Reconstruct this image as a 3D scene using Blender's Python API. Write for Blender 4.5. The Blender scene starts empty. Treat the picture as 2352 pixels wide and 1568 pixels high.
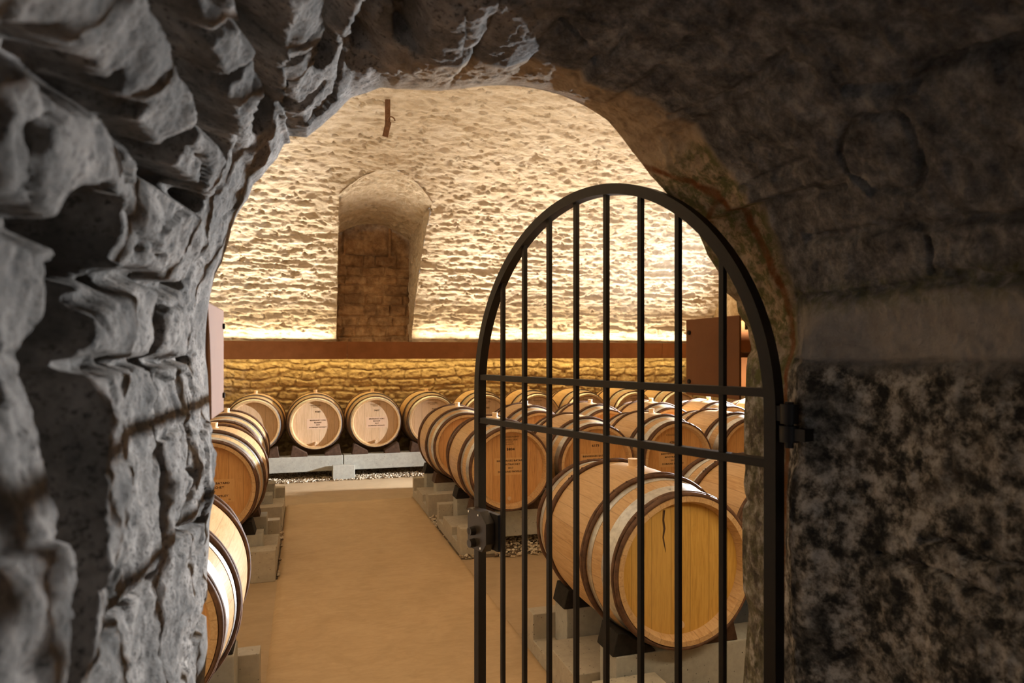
import bpy, bmesh, math, random
import numpy as np
from mathutils import Vector, Matrix

random.seed(7)
C = bpy.context.scene.collection
PI = math.pi

# ------------------------------------------------------------------ numeric noise
def _hash(ix, iy, iz, seed):
    h = (ix.astype(np.int64) * 374761393 + iy.astype(np.int64) * 668265263 + iz.astype(np.int64) * 2147483647 + seed * 1274126177) & 0xFFFFFFFF
    h = ((h ^ (h >> 13)) * 1274126177) & 0xFFFFFFFF
    h = ((h ^ (h >> 16)) * 2246822519) & 0xFFFFFFFF
    return ((h ^ (h >> 15)) & 0xFFFFFF) / float(0xFFFFFF)

def vnoise(x, y, z, seed=0):
    fx, fy, fz = np.floor(x), np.floor(y), np.floor(z)
    tx, ty, tz = x - fx, y - fy, z - fz
    tx, ty, tz = [t * t * t * (t * (t * 6 - 15) + 10) for t in (tx, ty, tz)]
    ix, iy, iz = fx.astype(np.int64), fy.astype(np.int64), fz.astype(np.int64)
    r = 0
    for dx in (0, 1):
        wx = tx if dx else 1 - tx
        for dy in (0, 1):
            wy = ty if dy else 1 - ty
            for dz in (0, 1):
                wz = tz if dz else 1 - tz
                r = r + wx * wy * wz * _hash(ix + dx, iy + dy, iz + dz, seed)
    return r * 2 - 1

def fbm(x, y, z=None, scale=1.0, octaves=4, seed=0, gain=0.5, ridged=False):
    if z is None:
        z = np.zeros_like(x)
    a, f, r, n = 1.0, 1.0 / scale, 0, 0
    for o in range(octaves):
        v = vnoise(x * f + 17.3 * o, y * f - 9.1 * o, z * f + 3.7 * o, seed + o * 13)
        r = r + a * ((1 - 2 * np.abs(v)) if ridged else v)
        n += a
        a *= gain
        f *= 2.03
    return r / n

def worley(x, y, seed=0, jit=0.9):
    """distance to the nearest cell edge, a random number per cell, offset from the cell point"""
    fx, fy = np.floor(x), np.floor(y)
    F1 = np.full(x.shape, 9.0); F2 = np.full(x.shape, 9.0)
    ID = np.zeros(x.shape); OX = np.zeros(x.shape); OY = np.zeros(x.shape)
    for dx in (-1, 0, 1):
        for dy in (-1, 0, 1):
            cx, cy = fx + dx, fy + dy
            px = cx + 0.5 + jit * (_hash(cx.astype(np.int64), cy.astype(np.int64), cx.astype(np.int64) * 0, seed) - 0.5)
            py = cy + 0.5 + jit * (_hash(cx.astype(np.int64), cy.astype(np.int64), cx.astype(np.int64) * 0 + 5, seed) - 0.5)
            d = np.hypot(x - px, y - py)
            idn = _hash(cx.astype(np.int64), cy.astype(np.int64), cx.astype(np.int64) * 0 + 9, seed)
            m = d < F1
            F2 = np.where(m, F1, np.minimum(F2, d))
            F1 = np.where(m, d, F1)
            ID = np.where(m, idn, ID); OX = np.where(m, x - px, OX); OY = np.where(m, y - py, OY)
    return F2 - F1, ID, OX, OY

def sstep(a, b, x):
    t = np.clip((x - a) / (b - a), 0, 1)
    return t * t * (3 - 2 * t)

def seg_dist(px, py, pts):
    best = np.full(px.shape, 9.0)
    for (ax, ay), (bx, by) in zip(pts[:-1], pts[1:]):
        dx, dy = bx - ax, by - ay
        L = dx * dx + dy * dy + 1e-12
        t = np.clip(((px - ax) * dx + (py - ay) * dy) / L, 0, 1)
        best = np.minimum(best, np.hypot(px - ax - t * dx, py - ay - t * dy))
    return best

def courses(x, y, hmin, hmax, wmin, wmax, seed):
    """coursed rubble: distance to the nearest joint and a random number per stone"""
    rng = np.random.RandomState(seed)
    y0, y1, x0, x1 = y.min() - .1, y.max() + .1, x.min() - .3, x.max() + .3
    rows = [y0]
    while rows[-1] < y1:
        rows.append(rows[-1] + rng.uniform(hmin, hmax))
    rows = np.array(rows)
    k = np.clip(np.searchsorted(rows, y) - 1, 0, len(rows) - 2)
    dy = np.minimum(y - rows[k], rows[k + 1] - y)
    D = np.zeros(x.shape); ID = np.zeros(x.shape)
    for i in range(len(rows) - 1):
        m = k == i
        cols = [x0 - rng.uniform(0, wmax)]
        while cols[-1] < x1:
            cols.append(cols[-1] + rng.uniform(wmin, wmax))
        cols = np.array(cols)
        if not m.any():
            continue
        xs = x[m]
        j = np.clip(np.searchsorted(cols, xs) - 1, 0, len(cols) - 2)
        D[m] = np.minimum(xs - cols[j], cols[j + 1] - xs)
        ids = rng.rand(len(cols))
        ID[m] = ids[j]
    return np.minimum(D, dy), ID

# ------------------------------------------------------------------ mesh helpers
def link_mesh(name, verts, faces, mat=None, parent=None, smooth=False):
    me = bpy.data.meshes.new(name)
    me.from_pydata([tuple(v) for v in verts], [], faces)
    me.update()
    if smooth:
        me.polygons.foreach_set('use_smooth', [True] * len(me.polygons))
    o = bpy.data.objects.new(name, me)
    C.objects.link(o)
    if mat: me.materials.append(mat)
    if parent: o.parent = parent
    return o

def grid_mesh(name, P, mat, keep=None, attrs=None, smooth=True, parent=None, flip=False):
    """P: (ny, nx, 3) array -> a quad sheet; keep: (ny-1, nx-1) mask of the faces to build"""
    ny, nx = P.shape[:2]
    idx = np.arange(ny * nx).reshape(ny, nx)
    q = np.stack([idx[:-1, :-1], idx[:-1, 1:], idx[1:, 1:], idx[1:, :-1]], -1)
    if flip: q = q[..., ::-1]
    q = q[keep] if keep is not None else q.reshape(-1, 4)
    used = np.unique(q)
    remap = np.full(ny * nx, -1); remap[used] = np.arange(len(used))
    q = remap[q]
    V = P.reshape(-1, 3)[used]
    me = bpy.data.meshes.new(name)
    me.vertices.add(len(V)); me.vertices.foreach_set('co', V.astype(np.float32).ravel())
    me.loops.add(q.size); me.loops.foreach_set('vertex_index', q.astype(np.int32).ravel())
    me.polygons.add(len(q))
    me.polygons.foreach_set('loop_start', np.arange(0, q.size, 4, dtype=np.int32))
    me.polygons.foreach_set('loop_total', np.full(len(q), 4, dtype=np.int32))
    me.polygons.foreach_set('use_smooth', np.full(len(q), smooth))
    me.update(calc_edges=True); me.validate()
    for k, a in (attrs or {}).items():
        at = me.attributes.new(k, 'FLOAT', 'POINT')
        at.data.foreach_set('value', a.reshape(-1)[used].astype(np.float32))
    me.materials.append(mat)
    o = bpy.data.objects.new(name, me); C.objects.link(o)
    if parent: o.parent = parent
    return o

class MB:
    """collects simple shapes into one mesh"""
    def __init__(s): s.bm = bmesh.new()
    def box(s, lo, hi, bevel=0.0, M=None, taper=None):
        vs = []
        for z in (0, 1):
            for y in (0, 1):
                for x in (0, 1):
                    vs.append(Vector(((lo, hi)[x][0], (lo, hi)[y][1], (lo, hi)[z][2])))
        if M: vs = [M @ v for v in vs]
        b = [s.bm.verts.new(v) for v in vs]
        fs = [(0, 2, 3, 1), (4, 5, 7, 6), (0, 1, 5, 4), (2, 6, 7, 3), (0, 4, 6, 2), (1, 3, 7, 5)]
        faces = [s.bm.faces.new([b[i] for i in f]) for f in fs]
        if bevel:
            es = list({e for f in faces for e in f.edges})
            bmesh.ops.bevel(s.bm, geom=es, offset=bevel, segments=2, affect='EDGES', profile=0.6)
        return s
    def prism(s, poly, axis, a, b, bevel=0.0, M=None):
        """poly: 2D points, extruded along axis (0,1,2) from a to b"""
        def P(p, h):
            q = [p[0], p[1]]; q.insert(axis, h)
            v = Vector(q)
            return M @ v if M else v
        A = [s.bm.verts.new(P(p, a)) for p in poly]
        B = [s.bm.verts.new(P(p, b)) for p in poly]
        n = len(poly)
        faces = [s.bm.faces.new(A), s.bm.faces.new(B[::-1])]
        for i in range(n):
            faces.append(s.bm.faces.new((A[i], B[i], B[(i + 1) % n], A[(i + 1) % n])))
        bmesh.ops.recalc_face_normals(s.bm, faces=faces)
        if bevel:
            es = list({e for f in faces for e in f.edges})
            bmesh.ops.bevel(s.bm, geom=es, offset=bevel, segments=2, affect='EDGES', profile=0.6)
        return s
    def cyl(s, p0, p1, r0, r1=None, n=16, caps=True):
        r1 = r0 if r1 is None else r1
        p0, p1 = Vector(p0), Vector(p1)
        d = (p1 - p0).normalized()
        u = d.orthogonal().normalized(); w = d.cross(u)
        R = [[s.bm.verts.new(p + (u * math.cos(2 * PI * i / n) + w * math.sin(2 * PI * i / n)) * r) for i in range(n)] for p, r in ((p0, r0), (p1, r1))]
        for i in range(n):
            s.bm.faces.new((R[0][i], R[0][(i + 1) % n], R[1][(i + 1) % n], R[1][i]))
        if caps:
            s.bm.faces.new(R[0][::-1]); s.bm.faces.new(R[1])
        return s
    def lathe_y(s, prof, n=64, closed=False):
        """profile of (r, y), turned about the Y axis"""
        rings = []
        for r, y in prof:
            if r < 1e-6:
                rings.append([s.bm.verts.new((0, y, 0))])
            else:
                rings.append([s.bm.verts.new((r * math.sin(2 * PI * i / n), y, r * math.cos(2 * PI * i / n))) for i in range(n)])
        pairs = list(zip(rings[:-1], rings[1:]))
        if closed: pairs.append((rings[-1], rings[0]))
        for a, b in pairs:
            for i in range(n):
                j = (i + 1) % n
                if len(a) == 1 and len(b) == 1: continue
                if len(a) == 1: s.bm.faces.new((a[0], b[j], b[i]))
                elif len(b) == 1: s.bm.faces.new((a[i], a[j], b[0]))
                else: s.bm.faces.new((a[i], a[j], b[j], b[i]))
        return s
    def ring_y(s, R, y, r, n=72, m=8, wob=0.0, seed=0, squash=1.0):
        rng = random.Random(seed)
        ph = [rng.uniform(0, 6.28) for _ in range(4)]
        rings = []
        for i in range(n):
            a = 2 * PI * i / n
            dr = wob * (math.sin(3 * a + ph[0]) + math.sin(7 * a + ph[1])) * .5
            dy = wob * (math.sin(2 * a + ph[2]) + math.sin(5 * a + ph[3])) * .6
            rr = r * (1 + .12 * math.sin(4 * a + ph[1]) + .08 * math.sin(11 * a + ph[2])) if wob else r
            rings.append([s.bm.verts.new(((R + dr + rr * math.cos(b) * squash) * math.sin(a), y + dy + rr * math.sin(b), (R + dr + rr * math.cos(b) * squash) * math.cos(a))) for b in [2 * PI * k / m for k in range(m)]])
        for i in range(n):
            A, B = rings[i], rings[(i + 1) % n]
            for k in range(m):
                s.bm.faces.new((A[k], A[(k + 1) % m], B[(k + 1) % m], B[k]))
        return s
    def build(s, name, mat, parent=None, smooth=False, angle=40):
        bmesh.ops.recalc_face_normals(s.bm, faces=s.bm.faces[:])
        me = bpy.data.meshes.new(name)
        s.bm.to_mesh(me); s.bm.free()
        if smooth:
            me.polygons.foreach_set('use_smooth', [True] * len(me.polygons))
            try: me.set_sharp_from_angle(angle=math.radians(angle))
            except Exception: pass
        me.materials.append(mat)
        o = bpy.data.objects.new(name, me); C.objects.link(o)
        if parent: o.parent = parent
        return o

def empty(name, loc, rz=0.0):
    o = bpy.data.objects.new(name, None); C.objects.link(o)
    o.location = loc; o.rotation_euler = (0, 0, rz); o.empty_display_size = .1
    return o

def tag(o, label=None, cat=None, group=None, kind=None):
    if label: o['label'] = label
    if cat: o['category'] = cat
    if group: o['group'] = group
    if kind: o['kind'] = kind
    return o

def copy_tree(o, parent=None):
    c = o.copy(); C.objects.link(c)
    if parent is not None: c.parent = parent
    for ch in list(o.children): copy_tree(ch, c)
    return c

# ------------------------------------------------------------------ materials
class NT:
    def __init__(s, name, rough=.8, spec=.3, metal=0.0):
        s.m = bpy.data.materials.new(name); s.m.use_nodes = True
        s.t = s.m.node_tree; s.b = s.t.nodes['Principled BSDF']
        s.b.inputs['Roughness'].default_value = rough
        s.b.inputs['Specular IOR Level'].default_value = spec
        s.b.inputs['Metallic'].default_value = metal
    def n(s, typ, **kw):
        n = s.t.nodes.new(typ)
        for k, v in kw.items():
            if k.startswith('i_'):
                n.inputs[k[2:].replace('_', ' ')].default_value = v
            else: setattr(n, k, v)
        return n
    def l(s, a, b): s.t.links.new(a, b)
    def coord(s, scale=(1, 1, 1), out='Object'):
        tc = s.n('ShaderNodeTexCoord'); mp = s.n('ShaderNodeMapping')
        mp.inputs['Scale'].default_value = scale
        s.l(tc.outputs[out], mp.inputs['Vector'])
        return mp.outputs['Vector']
    def noise(s, vec, scale, detail=5, rough=.55, dist=0.0):
        n = s.n('ShaderNodeTexNoise'); n.inputs['Scale'].default_value = scale
        n.inputs['Detail'].default_value = detail; n.inputs['Roughness'].default_value = rough
        n.inputs['Distortion'].default_value = dist
        s.l(vec, n.inputs['Vector']); return n.outputs['Fac']
    def ramp(s, fac, stops):
        r = s.n('ShaderNodeValToRGB'); e = r.color_ramp.elements
        while len(e) < len(stops): e.new(.5)
        for el, (p, c) in zip(e, stops):
            el.position = p; el.color = (c, c, c, 1) if isinstance(c, (int, float)) else (*c, 1)
        s.l(fac, r.inputs['Fac']); return r.outputs['Color']
    def mix(s, fac, a, b, mode='MIX'):
        m = s.n('ShaderNodeMix', data_type='RGBA', blend_type=mode)
        for sock, v in ((m.inputs['Factor'], fac), (m.inputs['A'], a), (m.inputs['B'], b)):
            if hasattr(v, 'links'): s.l(v, sock)
            elif isinstance(v, tuple): sock.default_value = (*v, 1)
            else: sock.default_value = v
        return m.outputs['Result']
    def math(s, op, a, b=0.0):
        m = s.n('ShaderNodeMath', operation=op)
        for i, v in enumerate((a, b)):
            if hasattr(v, 'links'): s.l(v, m.inputs[i])
            else: m.inputs[i].default_value = v
        return m.outputs[0]
    def attr(s, name):
        a = s.n('ShaderNodeAttribute', attribute_name=name); return a.outputs['Fac']
    def color(s, c):
        if hasattr(c, 'links'): s.l(c, s.b.inputs['Base Color'])
        else: s.b.inputs['Base Color'].default_value = (*c, 1)
    def bump(s, h, strength=.5, dist=.01, prev=None):
        b = s.n('ShaderNodeBump'); b.inputs['Strength'].default_value = strength; b.inputs['Distance'].default_value = dist
        s.l(h, b.inputs['Height'])
        if prev is not None: s.l(prev, b.inputs['Normal'])
        s.l(b.outputs['Normal'], s.b.inputs['Normal']); return b.outputs['Normal']

def m_tunnel():
    k = NT('passage_stone', .82, .35)
    v = k.coord()
    big = k.noise(v, 5.5, 6, .6); mid = k.noise(v, 26, 6, .65); fine = k.noise(v, 120, 5, .7)
    grey = k.ramp(mid, [(.25, (.16, .15, .145)), (.45, (.42, .375, .335)), (.6, (.57, .51, .46)), (.8, (.71, .655, .60))])
    warm = k.ramp(big, [(.3, (.34, .35, .36)), (.55, (.52, .47, .43)), (.75, (.40, .36, .33))])
    c = k.mix(.5, grey, warm, 'MULTIPLY')
    c = k.mix(.5, c, grey)
    c = k.mix(k.ramp(fine, [(.38, .85), (.47, 0.0)]), c, (.085, .072, .062))
    c = k.mix(k.ramp(k.noise(v, 8, 6, .7), [(.42, .75), (.56, 0.0)]), c, (.155, .14, .125))
    # dark and pale patches of the far side wall
    blot = k.noise(v, 30, 9, .7)
    patch = k.ramp(blot, [(.41, (.022, .022, .022)), (.47, (.10, .09, .075)), (.53, (.33, .295, .25)), (.62, (.64, .61, .57))])
    blot2 = k.noise(v, 11, 6, .65)
    patch = k.mix(k.ramp(blot2, [(.38, .85), (.5, 0.0)]), patch, k.ramp(blot, [(.40, (.020, .021, .021)), (.56, (.13, .122, .11)), (.7, (.36, .335, .305))]))
    patch = k.mix(k.ramp(blot2, [(.52, 0.0), (.66, .6)]), patch, k.ramp(blot, [(.36, (.14, .105, .07)), (.6, (.42, .39, .35))]))
    c = k.mix(k.attr('mottle'), c, patch)
    dark_tone = k.ramp(k.noise(v, 19, 9, .76), [(.36, (.06, .058, .058)), (.5, (.18, .17, .165)), (.66, (.42, .40, .385))])
    c = k.mix(k.attr('dark_tone'), c, dark_tone)
    c = k.mix(k.attr('pale'), c, k.ramp(mid, [(.3, (.32, .29, .265)), (.7, (.50, .46, .42))]))
    buff = k.ramp(k.noise(v, 34, 7, .65), [(.3, (.26, .18, .105)), (.5, (.52, .38, .24)), (.7, (.66, .52, .36))])
    c = k.mix(k.attr('buff'), c, buff)
    mossy = k.math('MULTIPLY', k.attr('moss'), k.ramp(k.noise(v, 42, 6, .7), [(.42, 0.0), (.56, .85)]))
    c = k.mix(mossy, c, (.13, .135, .035))
    c = k.mix(k.math('MULTIPLY', k.attr('rust'), k.ramp(mid, [(.3, .45), (.6, 1.0)])), c, (.22, .075, .015))
    k.color(c)
    grit = k.noise(v, 55, 8, .72); pin = k.noise(v, 260, 4, .7)
    nb = k.bump(mid, .7, .008); nb = k.bump(grit, .9, .006, nb); nb = k.bump(fine, .8, .003, nb); nb = k.bump(pin, .5, .0012, nb)
    return k.m

def m_vault():
    k = NT('vault_limestone', .9, .15)
    v = k.coord((1, 1, 1))
    vs = k.coord((.45, 1, 1))
    mid = k.noise(vs, 14, 6, .65); fine = k.noise(vs, 60, 6, .7); big = k.noise(v, 1.3, 4, .6)
    c = k.ramp(mid, [(.25, (.36, .265, .165)), (.42, (.62, .515, .38)), (.58, (.74, .645, .51)), (.8, (.84, .775, .67))])
    c = k.mix(k.ramp(big, [(.4, 0.0), (.7, .35)]), c, (.58, .46, .30))
    sid = k.attr('stone')
    c = k.mix(k.math('MULTIPLY', sid, .35), c, (.50, .38, .24))
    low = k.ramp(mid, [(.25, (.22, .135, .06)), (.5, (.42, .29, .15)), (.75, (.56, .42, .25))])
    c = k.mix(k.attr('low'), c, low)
    k.color(c)
    nb = k.bump(mid, .8, .03); k.bump(fine, .8, .012, nb)
    return k.m

def m_niche():
    k = NT('niche_stone', .9, .15)
    v = k.coord()
    mid = k.noise(v, 12, 6, .65); fine = k.noise(v, 60, 5, .7); big = k.noise(v, 2.6, 5, .6)
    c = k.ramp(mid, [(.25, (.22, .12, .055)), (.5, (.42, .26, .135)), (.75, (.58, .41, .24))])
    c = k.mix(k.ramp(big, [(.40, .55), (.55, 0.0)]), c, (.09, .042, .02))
    k.color(c)
    nb = k.bump(mid, .5, .01); k.bump(fine, .5, .005, nb)
    return k.m

def m_concrete(name, lo, hi, sc=30, pits=True, rough=.85):
    k = NT(name, rough, .3)
    v = k.coord()
    n = k.noise(v, sc, 6, .6); b = k.noise(v, 2.2, 5, .65)
    c = k.mix(.5, k.ramp(n, [(.3, lo), (.7, hi)]), k.ramp(b, [(.3, lo), (.7, hi)]))
    if pits:
        vo = k.n('ShaderNodeTexVoronoi'); vo.inputs['Scale'].default_value = 55; k.l(v, vo.inputs['Vector'])
        p = k.ramp(vo.outputs['Distance'], [(.13, 1.0), (.2, 0.0)])
        p = k.math('MULTIPLY', p, k.ramp(k.noise(v, 25, 3), [(.5, 0.0), (.58, 1.0)]))
        c = k.mix(p, c, tuple(x * .35 for x in lo))
        nb = k.bump(p, -.4, .004)
        k.bump(n, .25, .004, nb)
    else:
        k.bump(n, .2, .003)
    k.color(c)
    return k.m

def m_floor(name, lo, hi):
    k = NT(name, .62, .35)
    v = k.coord()
    n = k.noise(v, 3.2, 7, .68, .6); s = k.noise(k.coord((1, 2.6, 1)), 9, 7, .7, 1.2); f = k.noise(v, 140, 3)
    c = k.mix(.5, k.ramp(n, [(.3, lo), (.7, hi)]), k.ramp(s, [(.3, lo), (.72, hi)]))
    k.color(c)
    k.b.inputs['Roughness'].default_value = .6
    nb = k.bump(f, .12, .002); k.bump(s, .1, .004, nb)
    return k.m

def m_oak(name, cols, nst=30, head=False):
    k = NT(name, .5, .4)
    tc = k.n('ShaderNodeTexCoord')
    sep = k.n('ShaderNodeSeparateXYZ'); k.l(tc.outputs['Object'], sep.inputs[0])
    oi = k.n('ShaderNodeObjectInfo')
    if head:
        plank = k.math('FLOOR', k.math('ADD', k.math('MULTIPLY', sep.outputs['X'], 11.5), .5))
        frac = k.math('FRACT', k.math('ADD', k.math('MULTIPLY', sep.outputs['X'], 11.5), .5))
        sc = (22, 22, 1.6)
    else:
        a = k.math('ARCTAN2', sep.outputs['X'], sep.outputs['Z'])
        t = k.math('MULTIPLY', a, nst / (2 * PI))
        plank = k.math('FLOOR', t); frac = k.math('FRACT', t)
        sc = (18, 1.6, 18)
    wn = k.n('ShaderNodeTexWhiteNoise', noise_dimensions='2D')
    cv = k.n('ShaderNodeCombineXYZ'); k.l(plank, cv.inputs[0]); k.l(k.math('MULTIPLY', oi.outputs['Random'], 57), cv.inputs[1])
    k.l(cv.outputs[0], wn.inputs['Vector'])
    mp = k.n('ShaderNodeMapping'); mp.inputs['Scale'].default_value = sc
    add = k.n('ShaderNodeVectorMath', operation='ADD')
    cv2 = k.n('ShaderNodeCombineXYZ')
    for i in range(3): k.l(k.math('MULTIPLY', wn.outputs['Value'], 9.0), cv2.inputs[i])
    k.l(tc.outputs['Object'], add.inputs[0]); k.l(cv2.outputs[0], add.inputs[1])
    k.l(add.outputs[0], mp.inputs['Vector'])
    g = k.noise(mp.outputs['Vector'], 6, 6, .65, .4)
    c = k.ramp(g, [(.3, cols[0]), (.5, cols[1]), (.72, cols[2])])
    c = k.mix(k.math('MULTIPLY', k.math('SUBTRACT', wn.outputs['Value'], .3), .5), c, cols[3])
    c = k.mix(k.math('MULTIPLY', oi.outputs['Random'], .18), c, cols[0])
    stain = k.ramp(k.noise(k.coord((1, .5, 1)), 7, 5, .7, 1.0), [(.60, 0.0), (.78, .35)])
    c = k.mix(stain, c, tuple(x * .6 for x in cols[0]))
    edge = k.math('MINIMUM', frac, k.math('SUBTRACT', 1.0, frac))
    seam = k.ramp(edge, [(.0, 1.0), (.035, 0.0)])
    c = k.mix(k.math('MULTIPLY', seam, .45), c, (.12, .06, .02))
    k.color(c)
    nb = k.bump(seam, -.25, .002); k.bump(g, .08, .002, nb)
    k.b.inputs['Roughness'].default_value = .45
    return k.m

def m_metal(name, col, rough, n_scale=40, var=.35):
    k = NT(name, rough, .5, 1.0)
    v = k.coord()
    n = k.noise(v, n_scale, 5, .65)
    k.color(k.mix(k.ramp(n, [(.4, 0.0), (.7, 1.0)]), col, tuple(x * (1 - var) for x in col)))
    k.l(k.ramp(n, [(.3, rough * .8), (.7, min(1, rough * 1.3))]), k.b.inputs['Roughness'])
    return k.m

def m_plain(name, lo, hi, rough=.7, sc=40, spec=.3, bump=.2, stretch=(1, 1, 1)):
    k = NT(name, rough, spec)
    n = k.noise(k.coord(stretch), sc, 6, .65)
    k.color(k.ramp(n, [(.3, lo), (.7, hi)]))
    if bump: k.bump(n, bump, .003)
    return k.m

def m_gravel():
    k = NT('pebbles', .85, .25)
    oi = k.n('ShaderNodeNewGeometry')
    k.color(k.ramp(oi.outputs['Random Per Island'], [(0, (.16, .11, .07)), (.4, (.38, .29, .19)), (.75, (.52, .43, .31)), (1, (.66, .58, .46))]))
    return k.m

M = dict(
    tunnel=m_tunnel(), vault=m_vault(), niche=m_niche(),
    floor=m_floor('floor_concrete', (.31, .215, .12), (.43, .31, .185)),
    slab=m_floor('path_concrete', (.38, .255, .13), (.54, .38, .215)),
    beam=m_concrete('grey_concrete', (.29, .28, .24), (.45, .43, .37)),
    sleeper=m_concrete('buff_concrete', (.33, .29, .22), (.48, .42, .33), pits=True),
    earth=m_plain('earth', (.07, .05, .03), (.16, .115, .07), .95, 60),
    gravel=m_gravel(),
    staves=m_oak('oak_staves', [(.42, .24, .095), (.56, .345, .16), (.66, .44, .23), (.70, .50, .29)]),
    head=m_oak('oak_head', [(.40, .185, .055), (.56, .285, .095), (.64, .355, .135), (.68, .42, .19)], head=True),
    head_gold=m_oak('golden_oak_head', [(.44, .235, .045), (.58, .33, .07), (.66, .40, .10), (.68, .45, .16)], head=True),
    head_pale=m_oak('pale_oak_head', [(.50, .32, .17), (.62, .42, .25), (.70, .50, .32), (.74, .56, .40)], head=True),
    chime=m_oak('oak_chime', [(.50, .32, .14), (.62, .42, .21), (.70, .50, .28), (.74, .56, .34)]),
    withy=m_plain('chestnut_withy', (.055, .026, .014), (.17, .085, .045), .65, 30, .35, .4, (1, 1, 1)),
    galv=m_metal('galvanised_steel', (.72, .72, .70), .40, 35, .3),
    steel_dull=m_metal('dull_hoop_steel', (.50, .47, .41), .45, 30, .4),
    bung=m_plain('silicone_bung', (.80, .55, .30), (.86, .66, .42), .5, 20, .4, 0),
    ink=m_plain('stencil_ink', (.03, .02, .015), (.06, .035, .02), .8, 60, .2, 0),
    ink_faint=m_plain('branded_mark', (.20, .11, .045), (.26, .15, .06), .8, 60, .2, 0),
    sanded=m_plain('sanded_oak_panel', (.57, .32, .125), (.64, .38, .165), .55, 14, .3, 0, (8, 1, 1)),
    sanded_pale=m_plain('sanded_pale_panel', (.64, .42, .27), (.69, .48, .33), .55, 14, .3, 0, (8, 1, 1)),
    iron=m_plain('painted_iron', (.008, .0055, .0045), (.016, .011, .008), .5, 60, .4, .15),
    lock=m_plain('lock_metal', (.022, .015, .009), (.035, .024, .015), .45, 60, .45, .05),
    screw=m_metal('screw_steel', (.7, .68, .64), .3, 60, .1),
    corten=m_plain('corten_steel', (.185, .062, .013), (.245, .09, .024), .62, 5, .3, .05),
    rust=m_plain('rusty_iron', (.10, .045, .018), (.20, .10, .05), .8, 30, .2, .3),
    wedge_black=m_plain('blackened_wood', (.010, .009, .008), (.03, .026, .022), .85, 40, .2, .4),
    wedge_red=m_plain('reddish_wood', (.045, .022, .012), (.095, .052, .030), .8, 30, .2, .3),
    red=m_plain('red_plastic', (.22, .02, .015), (.28, .03, .02), .5, 30, .3, 0),
)
EDGE_ROOM=[(0.8877,-0.0146),(0.952,-0.009),(1.0022,-0.0111),(1.0136,-0.025),(1.0265,-0.0194),(1.0559,-0.0111),(1.1214,-0.0069),(1.1638,-0.0062),(1.1983,-0.002),(1.2992,-0.002),(1.3456,-0.0055),(1.4229,-0.009),(1.4536,-0.0127),(1.5191,-0.0166),(1.5532,-0.0182),(1.5953,-0.0203),(1.617,-0.0165),(1.6564,-0.0205),(1.6746,-0.0254),(1.703,-0.0288),(1.7352,-0.0281),(1.7585,-0.035),(1.7752,-0.0318),(1.7906,-0.0333),(1.8173,-0.0342),(1.8441,-0.0438),(1.852,-0.0366),(1.8569,-0.0504),(1.8792,-0.0279),(1.9124,-0.0295),(1.947,-0.0354),(1.983,-0.0473),(2.0095,-0.0439),(2.0374,-0.0443),(2.0611,-0.0341),(2.0992,-0.0221),(2.1398,-0.0138),(2.183,-0.0146),(2.2353,-0.0213),(2.2847,-0.0272),(2.3285,-0.0306),(2.3779,-0.0336),(2.4352,-0.0319),(2.4831,-0.0283),(2.558,-0.0031),(2.6217,0.0096),(2.6738,0.0089),(2.737,0.0102),(2.7904,-0.001),(2.8382,0.0022),(2.8851,-0.0089),(2.9302,-0.0129),(2.9517,-0.032),(2.9754,-0.0309),(2.9922,-0.0389),(3.0079,-0.0499),(3.03,-0.0505),(3.0549,-0.0564),(3.0686,-0.0446),(3.0916,-0.0411),(3.1281,-0.04),(3.1656,-0.0377),(3.1972,-0.0355),(3.2385,-0.0355),(3.2798,-0.0355),(3.3145,-0.0389),(3.346,-0.0344),(3.3682,-0.0377),(3.3859,-0.0445),(3.4024,-0.0321),(3.4398,-0.031),(3.5136,-0.031),(3.5791,-0.0333),(3.6129,-0.0445),(3.6335,-0.0478),(3.678,-0.0422),(3.7427,-0.0366),(3.7864,-0.0333)]
EDGE_RIM=[(2.0156,0.0098),(2.0531,-0.0081),(2.0559,0.0036),(2.0931,0.0159),(2.1305,0.0161),(2.1454,0.0091),(2.1539,-0.0023),(2.1585,0.0088),(2.186,0.0164),(2.2126,0.0184),(2.2401,0.0096),(2.2591,0.0002),(2.2806,0.0068),(2.3226,0.0059),(2.3503,0.003),(2.3619,0.0192),(2.3945,0.0193),(2.4301,0.0119),(2.4464,-0.0036),(2.4619,0.003),(2.5009,-0.0093),(2.5386,-0.0003),(2.5858,-0.0251),(2.6205,-0.0072),(2.6578,-0.0038),(2.6963,-0.0091),(2.7327,-0.0016),(2.7615,-0.0028),(2.7736,-0.0352),(2.8111,-0.0235),(2.8582,-0.0304),(2.897,-0.0287),(2.9547,-0.0291),(2.9662,-0.0293),(3.0398,-0.024),(3.0901,-0.0043),(3.142,-0.0012),(3.2453,-0.0073),(3.3481,-0.0012),(3.4517,0.0028),(3.554,0.0087),(3.6919,0.0147)]
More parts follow.
